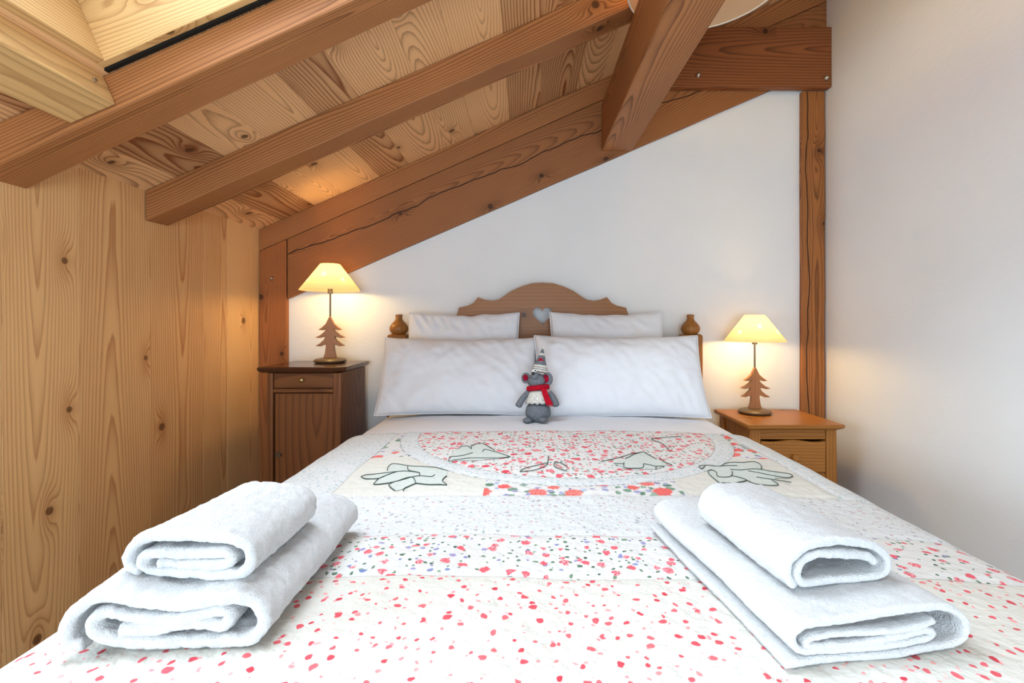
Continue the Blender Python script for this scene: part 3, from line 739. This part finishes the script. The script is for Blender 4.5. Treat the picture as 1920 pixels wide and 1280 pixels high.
# ---------------------------------------------------------------- table lamps
def lamp(label, loc, rz):
    t_ = thing('table_lamp', label, 'lamp', loc, rz)
    link('base', lathe([(0,0),(.066,0),(.074,.005),(.076,.010),(.070,.017),(.050,.022),(.020,.025),(0,.025)], 48), 'discm', t_, smooth=60)
    k = .000549
    half = [(8,768),(36,826),(68,856),(103,880),(66,884),(34,874),(50,898),(86,928),(132,948),(90,953),(42,940),(52,966),(86,998),(129,1022),(82,1026),(36,1008),(36,1032),(44,1088),(58,1128)]
    z_ = lambda y: .023+(1128-y)*k
    ol = [(x*k, z_(y)) for x, y in half]+[(-x*k*.95, z_(y)) for x, y in half[::-1]]
    bm = plate([(0, z_(758))]+ol, (), .024); setuv(bm, (0,0,1)); link('fir_tree', bm, 'tree', t_, bevel=.003)
    bm = bmesh.new(); cyl(bm, (0,0,z_(770)), (0,0,z_(548)), .0045, seg=16); link('rod', bm, 'rod', t_, smooth=40)
    bm = bmesh.new(); cyl(bm, (0,0,z_(560)), (0,0,z_(500)), .012, seg=20); link('lamp_holder', bm, 'rod', t_, smooth=40)
    zb, zt = z_(533), z_(300); rb_, rt = .141, .046
    sh_ = lathe([(rb_-.0025,zb-.0006),(rb_,zb),(rt,zt),(rt-.002,zt+.0006)], 64)
    sh_o = link('lamp_shade', sh_, 'shade', t_, smooth=50)
    bm = bmesh.new(); bmesh.ops.create_uvsphere(bm, u_segments=20, v_segments=12, radius=.016); bmesh.ops.scale(bm, vec=(1,1,1.4), verts=bm.verts)
    link('bulb', bm, 'bulb', t_, smooth=180, loc=(0,0,z_(470)))
    l = bpy.data.lights.new('lamp_light', 'POINT'); l.energy = LAMP_W; l.color = WARM; l.shadow_soft_size = .03
    lo = bpy.data.objects.new('lamp_light', l); C.objects.link(lo); lo.parent = t_; lo.location = (0,0,z_(470)-.01)
    return t_
LAMP_W = 6.8
CT = CZ-.199; NT = CZ-.446
lamp('fir tree table lamp glowing on the tall dark cabinet', (P(620,0,2.34).x, 2.335-D, CT+.001), math.radians(8))
lamp('fir tree table lamp glowing on the low pine nightstand', (P(1416,0,2.33).x, 2.335-D, NT+.001), math.radians(-6))

# ---------------------------------------------------------------- dark cabinet
cb = thing('bedside_cabinet', 'tall dark wooden cabinet with drawer and door in the plank corner', 'cabinet', (-.985, -.2, 0))
def cbx(name, *a, **k): return child(box(name, *a, **k), cb)
x0, x1, yf, yb = -1.142, -.815, 2.12-D, 2.445-D
o = [(-1.176,2.100),(-.835,2.100),(-.795,2.135),(-.795,2.448),(-1.176,2.448)]
bm = bmesh.new()
def ring(z, g): return [bm.verts.new((x+(g if x < -1 else -g), v-D+(g if v < 2.2 else -0), z)) for x, v in o]
rg = [ring(CT-.026,.016), ring(CT-.018,.004), ring(CT-.008,0), ring(CT-.002,.003), ring(CT,.008)]
for a, b in zip(rg, rg[1:]):
    for i in range(5): bm.faces.new((a[i],a[(i+1)%5],b[(i+1)%5],b[i]))
bm.faces.new(rg[0][::-1]); bm.faces.new(rg[-1]); setuv(bm, (1,0,0)); child(link('cabinet_top', bm, 'cabinet_top', bevel=0), cb)
zt_ = CT-.027
cbx('side_panel', x1-.018, x1, yf+.02, yb, .06, zt_, 'cabinet', axis=(0,0,1)); cbx('side_panel', x0, x0+.018, yf+.02, yb, .06, zt_, 'cabinet', axis=(0,0,1))
cbx('back_panel', x0+.018, x1-.018, yb-.01, yb, .06, zt_, 'cabinet', axis=(0,0,1)); cbx('bottom_panel', x0+.018, x1-.018, yf+.03, yb-.01, .06, .08, 'cabinet')
zd1 = P(0,699,2.12).z; zd0 = P(0,728,2.12).z; zr0 = P(0,736,2.12).z
sx0, sx1 = P(511,0,2.12).x, P(624,0,2.12).x
cbx('stile', x0, sx0, yf, yf+.022, .0, zt_, 'cabinet', axis=(0,0,1), bevel=.004); cbx('stile', sx1, x1, yf, yf+.022, .0, zt_, 'cabinet', axis=(0,0,1), bevel=.004)
cbx('stile', x0, x0+.03, yb-.03, yb, .0, .06, 'cabinet', axis=(0,0,1)); cbx('stile', x1-.03, x1, yb-.03, yb, .0, .06, 'cabinet', axis=(0,0,1))
cbx('rail', sx0, sx1, yf+.002, yf+.02, zd1, zt_, 'cabinet'); cbx('rail', sx0, sx1, yf+.001, yf+.02, zr0, zd0-.002, 'cabinet', bevel=.003)
cbx('rail', sx0, sx1, yf+.002, yf+.02, .05, .10, 'cabinet')
dr = cbx('drawer', sx0+.002, sx1-.002, yf+.006, yf+.20, zd0, zd1-.002, 'cabinet', bevel=.003)
kb = link('knob', lathe([(0,0),(.006,0),(.005,.006),(.010,.011),(.011,.016),(.007,.020),(0,.021)], 20), 'brass', dr, smooth=50); kb.rotation_euler = (math.pi/2,0,0)
p = P(566,712,2.12); kb.location = (p.x-dr.location.x, yf+.006-dr.location.y, p.z-dr.location.z)
dd = cbx('door', sx0+.006, sx1-.002, yf+.008, yf+.022, .102, zr0-.004, 'cabinet', axis=(0,0,1), bevel=.003)
bm = bmesh.new(); p = P(524,853,2.12)
cyl(bm, (0,0,0), (0,-.012,0), .007, seg=16); cyl(bm, (-.010,-.001,0), (-.010,-.004,0), .012, seg=16)
k2 = link('latch', bm, 'rod', dd, smooth=40); k2.location = (p.x-dd.location.x, yf+.008-dd.location.y, p.z-dd.location.z)

# ---------------------------------------------------------------- low pine nightstand
ns = thing('nightstand', 'low waxed pine nightstand with carved front in the plaster corner', 'nightstand', (1.17, -.24, 0))
def nbx(name, *a, **k): return child(box(name, *a, **k), ns)
bm = bmesh.new(); a0, a1, f0 = .962, 1.388, 2.07
base_ = [(a0,f0),(a1-.03,f0),(a1,f0+.012),(a1-.004,2.447),(a0,2.447)]
def ring2(z, g): return [bm.verts.new((x+(g if x < 1.1 else -g), v-D+(g if v < 2.2 else 0), z)) for x, v in base_]
rg = [ring2(NT-.024,.014), ring2(NT-.016,.002), ring2(NT-.006,0), ring2(NT-.001,.004), ring2(NT,.008)]
for a, b in zip(rg, rg[1:]):
    for i in range(5): bm.faces.new((a[i],a[(i+1)%5],b[(i+1)%5],b[i]))
bm.faces.new(rg[0][::-1]); bm.faces.new(rg[-1]); setuv(bm, (1,0,0)); child(link('tabletop', bm, 'stand'), ns)
x0, x1, yf, yb, zt_ = .985, 1.362, 2.10-D, 2.44-D, NT-.025
for s, xa, xb in ((-1, x0, x0+.045), (1, x1-.045, x1)):
    bm = bmesh.new(); rows = []
    for i in range(25):
        z = zt_*i/24; fl = .012*math.sin(math.pi*min(1, z/.22))*(-1) + .010*(1-z/zt_)
        xo = (xb if s > 0 else xa)+s*fl; xi = (xa if s > 0 else xb)
        rows.append([bm.verts.new((min(xo,xi), yf, z)), bm.verts.new((max(xo,xi), yf, z)), bm.verts.new((max(xo,xi), yf+.035, z)), bm.verts.new((min(xo,xi), yf+.035, z))])
    for a, b in zip(rows, rows[1:]):
        for k in range(4): bm.faces.new((a[k],a[(k+1)%4],b[(k+1)%4],b[k]))
    bm.faces.new(rows[0][::-1]); bm.faces.new(rows[-1]); setuv(bm, (0,0,1)); child(link('leg', bm, 'stand', bevel=.004), ns)
    nbx('leg', xa, xb, yb-.04, yb, 0, zt_, 'stand', axis=(0,0,1), bevel=.004)
nbx('side_panel', x1-.03, x1-.012, yf+.035, yb-.04, .10, zt_, 'stand', axis=(0,0,1)); nbx('side_panel', x0+.012, x0+.03, yf+.035, yb-.04, .10, zt_, 'stand', axis=(0,0,1))
nbx('back_panel', x0+.045, x1-.045, yb-.02, yb-.008, .10, zt_, 'stand')
nbx('rail', x0+.045, x1-.045, yf+.006, yf+.024, zt_-.045, zt_, 'stand', bevel=.003)
def wavy(name, z0, z1, amp, yo, mat='stand', par=None):
    xs = [x0+.047+(x1-x0-.094)*i/24 for i in range(25)]
    top = [(x, z1+amp*math.cos((x-x0)/(x1-x0)*4*math.pi)-amp) for x in xs]
    bm = plate([(x, z0) for x in xs]+top[::-1], (), .02); 
    for v in bm.verts: v.co.y += yf+yo
    setuv(bm, (1,0,0)); return child(link(name, bm, mat, bevel=.004), ns)
wavy('drawer', zt_-.19, zt_-.047, .004, .010)
nbx('rail', x0+.045, x1-.045, yf+.006, yf+.024, zt_-.212, zt_-.193, 'stand', bevel=.003)
wavy('door', .09, zt_-.216, .006, .012)
nbx('bottom_panel', x0+.02, x1-.02, yf+.024, yb-.02, .08, .095, 'stand')
bm = bmesh.new(); k = link('knob', lathe([(0,0),(.008,0),(.007,.008),(.014,.015),(.012,.022),(0,.024)], 20), 'stand', ns, smooth=50); k.rotation_euler = (math.pi/2,0,0); k.location = ((x0+x1)/2-1.17, yf+.24, zt_-.12)

# ---------------------------------------------------------------- plush mouse
mo = P(1008, 786, 1.865)
ms = thing('plush_mouse', 'grey plush toy mouse with red scarf and pointed hat between the front pillows', 'toy', (mo.x, mo.y, top_z(mo.x, mo.y)-.0135), math.radians(-4)); ms.rotation_euler[0] = math.radians(-8)
def blob(name, mat, c, s, rot=(0,0,0), par=ms, n=.05, seg=24):
    bm = bmesh.new(); bmesh.ops.create_uvsphere(bm, u_segments=seg, v_segments=seg*2//3, radius=1)
    for v in bm.verts: v.co *= 1+noise.noise(v.co*2+Vector(c)*30)*n
    bmesh.ops.scale(bm, vec=s, verts=bm.verts); o = link(name, bm, mat, par, smooth=180); o.location = c; o.rotation_euler = rot; return o
K = .000330
def mp(cx, cy, y=0): return (( cx-700)*K, y, (1095-cy)*K)
blob('body', 'grey', mp(705,975), (.050,.044,.041))
blob('foot', 'grey', mp(585,1068,-.030), (.018,.022,.011)); blob('foot', 'grey', mp(765,1058,-.036), (.018,.020,.011))
bm = lathe([(.046,-.004),(.049,0),(.043,.022),(.036,.042),(.028,.050)], 32)
for v in bm.verts:
    if v.co.z < .003: v.co.z += .004*math.sin(math.atan2(v.co.y, v.co.x)*13)
o = link('sweater', bm, 'cream', ms, smooth=180); o.location = mp(700,868); sd = o.modifiers.new('s','SOLIDIFY'); sd.thickness = .003
blob('torso', 'grey', mp(700,800), (.040,.034,.050))
for nm, pts in (('arm', [(590,745),(540,800),(495,870),(472,915)]), ('arm', [(840,745),(880,800),(908,860),(918,905)])):
    bm = bmesh.new(); sp_ = spline([mp(*q, -.014-.004*i) for i, q in enumerate(pts)], 6)
    rr_ = lambda k: (.010+.004*k)
    rows = []
    for i, p in enumerate(sp_):
        d = (Vector(sp_[min(i+1,len(sp_)-1)])-Vector(sp_[max(0,i-1)])).normalized(); a = d.cross(Vector((0,1,0))).normalized(); b = d.cross(a); k = i/(len(sp_)-1)
        r_ = rr_(k)*(1 if i < len(sp_)-2 else .7)
        rows.append([bm.verts.new(Vector(p)+(a*math.cos(q)+b*math.sin(q))*r_) for q in [math.pi/6*j for j in range(12)]])
    for a, b in zip(rows, rows[1:]):
        for j in range(12): bm.faces.new((a[j],a[(j+1)%12],b[(j+1)%12],b[j]))
    bm.faces.new(rows[0]); bm.faces.new(rows[-1][::-1]); bmesh.ops.recalc_face_normals(bm, faces=bm.faces)
    link(nm, bm, 'grey', ms, smooth=180)
hd = blob('head', 'grey', mp(685,615,-.004), (.036,.034,.032))
def hb(name, mat, cx, cy, y, s, rot=(0,0,0), n=.03): 
    p = Vector(mp(cx,cy,y))-Vector(hd.location); return blob(name, mat, p, s, rot, hd, n)
hb('snout', 'grey', 668,560,-.026, (.017,.020,.017)); hb('nose', 'black', 650,528,-.042, (.0065,.0065,.0065), n=0)
hb('eye', 'white_eye', 672,495,-.033, (.0065,.004,.0065), n=0); hb('eye', 'white_eye', 650,500,-.033, (.005,.004,.005), n=0)
hb('pupil', 'black', 673,494,-.037, (.003,.003,.003), n=0)
for cx, cy, sx, sz in ((558,580,.018,.021),(812,590,.022,.027)):
    e = hb('ear', 'grey', cx, cy, -.006, (sx,.008,sz)); k = blob('inner_ear', 'pinkred', (-.001 if cx < 700 else -.006,-.0065,.001), (sx*.62,.004,sz*.60), par=e)
# scarf
bm = bmesh.new(); rows = []
for i in range(40):
    a = 2*math.pi*i/40; c = Vector((.036*math.cos(a), .032*math.sin(a)-.004, .004*math.cos(a)))
    o_ = Vector((math.cos(a), math.sin(a), 0)); rows.append([bm.verts.new(c+o_*x+Vector((0,0,z))) for x, z in ((0,-.010),(.008,-.008),(.010,0),(.008,.009),(0,.011),(-.004,0))])
for i in range(40):
    for k in range(6): bm.faces.new((rows[i][k],rows[i][(k+1)%6],rows[(i+1)%40][(k+1)%6],rows[(i+1)%40][k]))
bmesh.ops.recalc_face_normals(bm, faces=bm.faces); sc = link('scarf', bm, 'red', ms, smooth=180); sc.location = mp(703,695)
bm = bmesh.new(); pts = [mp(775,700,-.044), mp(790,760,-.046), mp(815,820,-.048), mp(845,885,-.048)]
wd = [.010,.011,.012,.014]; V_ = []
for p, w_ in zip(pts, wd):
    V_.append([bm.verts.new((p[0]+sx*w_, p[1]+dy, p[2])) for sx, dy in ((-1,0),(0,-.003),(1,0),(0,.003))])
for a, b in zip(V_, V_[1:]):
    for k in range(4): bm.faces.new((a[k],a[(k+1)%4],b[(k+1)%4],b[k]))
bm.faces.new(V_[0]); bm.faces.new(V_[-1][::-1]); bmesh.ops.recalc_face_normals(bm, faces=bm.faces)
for k in range(5): cyl(bm, (mp(820+k*12,880,-.048)), (mp(822+k*13,905,-.048)), .0016, seg=6)
o = link('scarf_tail', bm, 'red', sc, smooth=60); o.location = -Vector(sc.location)
# hat: stacked bands leaning
hat0, hat1 = Vector(mp(722,500,-.008)), Vector(mp(756,232,-.004))
def hat(name, mat, k0, k1, par, extra=0):
    r = lambda k: .0275*(1-k)+.0035+extra; bm = bmesh.new(); cyl(bm, hat0.lerp(hat1,k0), hat0.lerp(hat1,k1), r(k0), r(k1), 28); return link(name, bm, mat, par, smooth=50)
ht = hat('hat', 'grey', 0, 1, ms); hat('hat_band', 'cream', -.02, .27, ht, .0012); hat('hat_band', 'cream', .70, .80, ht, .0012)
for k in (.06,.15): hat('hat_stripe', 'grey', k, k+.025, ht, .002)
blob('pompom', 'cream', hat1+Vector((0,0,.004)), (.006,.006,.006), par=ht)
bm = bmesh.new(); cc = hat0.lerp(hat1,.47)+Vector((-.001,-.0165,0))
for k in range(4):
    th = math.pi*k/4; cyl(bm, cc+Vector((math.cos(th),0,math.sin(th)))*.0115, cc-Vector((math.cos(th),0,math.sin(th)))*.0115, .0021, seg=8)
link('snowflake_motif', bm, 'red', ht)
for k in (.2,.38):
    bm = bmesh.new(); z = .046*k
    for i in range(36):
        a = 2*math.pi*i/36; 
        if i % 3: cyl(bm, ((.050-.016*k*1.3)*math.cos(a), (.050-.016*k*1.3)*math.sin(a), z), ((.050-.016*k*1.3)*math.cos(a+.17), (.050-.016*k*1.3)*math.sin(a+.17), z), .0008, seg=5)
    o = link('knit_stripe', bm, 'grey', ms); o.location = mp(700,868)

# ---------------------------------------------------------------- pendant lamp
pz = 1.60; pc = P(1325,-31,pz); pr_ = 145*pz/F
pd = thing('pendant_lamp', 'shallow cream pendant shade with white rim hanging beside the purlin', 'lamp', (pc.x, pc.y, pc.z))
sh_o = link('lamp_shade', lathe([(pr_-.002,.0),(pr_*.80,.045),(pr_*.5,.085),(.05,.105),(.05,.107),(pr_*.5,.0875),(pr_*.8,.0475),(pr_,.002),(pr_-.002,0)], 96), 'pend', pd, smooth=60)
bm = bmesh.new(); rows = []
for i in range(96):
    a = 2*math.pi*i/96; c = Vector((pr_*math.cos(a), pr_*math.sin(a), .001)); o_ = Vector((math.cos(a), math.sin(a), 0))
    rows.append([bm.verts.new(c+o_*.003*math.cos(q)+Vector((0,0,.003*math.sin(q)))) for q in [math.pi/4*k for k in range(8)]])
for i in range(96):
    for k in range(8): bm.faces.new((rows[i][k],rows[i][(k+1)%8],rows[(i+1)%96][(k+1)%8],rows[(i+1)%96][k]))
link('rim', bm, 'frame_white', pd, smooth=180)
bm = bmesh.new(); cyl(bm, (0,0,.07), (0,0,.11), .02, seg=20); link('lamp_holder', bm, 'frame_white', pd, smooth=40)
bm = bmesh.new(); cyl(bm, (0,0,.11), (0,0,zc(pc.x)-pc.z), .003, seg=8); link('cord', bm, 'frame_white', pd, smooth=40)

# ---------------------------------------------------------------- light
wd_ = bpy.data.worlds.new('sky'); bpy.context.scene.world = wd_; wd_.use_nodes = True
bg = wd_.node_tree.nodes['Background']; bg.inputs[0].default_value = (.72,.86,1,1); bg.inputs[1].default_value = 2.0
def area(name, loc, rot, sx, sy, e, col):
    l = bpy.data.lights.new(name, 'AREA'); l.shape = 'RECTANGLE'; l.size = sx; l.size_y = sy; l.energy = e; l.color = col
    o = bpy.data.objects.new(name, l); C.objects.link(o); o.location = loc; o.rotation_euler = rot; return o
sc_ = Vector(((HX0+HX1)/2, (HY0+HY1)/2, zc((HX0+HX1)/2)))+nrm*(H+.09)
ang = math.atan(SL)
area('skylight_daylight', sc_, (0, -ang, 0), 1.1, .62, 29, (.77,.89,1.0))
area('added_roof_fill', Vector(((HX0+HX1)/2, (GY0+GY1)/2, zc((HX0+HX1)/2)))+nrm*.12, (0, -ang, 0), 1.15, .7, 32, (.72,.87,1.0))  # fill lamp over the added roof opening
area('added_side_fill', (XL-.12, (LY0+LY1)/2, (LZ0+LZ1)/2), (0, math.radians(-90), 0), .56, 1.2, 32, (.66,.84,1.0))  # bluish fill lamp outside the added side window
area('added_rear_fill', ((WX0+WX1)/2, YF-.2, (WZ0+WZ1)/2), (math.radians(90),0,0), 2.1, 1.0, 64, (.72,.87,1.0))  # fill lamp behind the added rear window
l = bpy.data.lights.new('pendant_light', 'POINT'); l.energy = 7.0; l.color = (1,.76,.26); l.shadow_soft_size = .03
lo = bpy.data.objects.new('pendant_light', l); C.objects.link(lo); lo.location = (pc.x, pc.y, pc.z+.13)

# ---------------------------------------------------------------- camera
cam = bpy.data.cameras.new('camera'); co = bpy.data.objects.new('camera', cam); C.objects.link(co)
cam.sensor_width = 36; cam.lens = F/1920*36; cam.shift_x = -25/1920; cam.shift_y = -37/1920; cam.clip_start = .02
co.location = (0, -D, CZ); co.rotation_euler = (math.pi/2, 0, 0)
sc = bpy.context.scene; sc.camera = co
sc.view_settings.view_transform = 'Standard'; sc.view_settings.look = 'None'; sc.view_settings.gamma = 1; sc.view_settings.exposure = 0.18
sc.cycles.use_denoising = True; sc.cycles.use_adaptive_sampling = True; sc.cycles.adaptive_threshold = .06; sc.cycles.max_bounces = 7; sc.cycles.diffuse_bounces = 4; sc.cycles.glossy_bounces = 2; sc.cycles.transparent_max_bounces = 8
sc.cycles.sample_clamp_indirect = 6
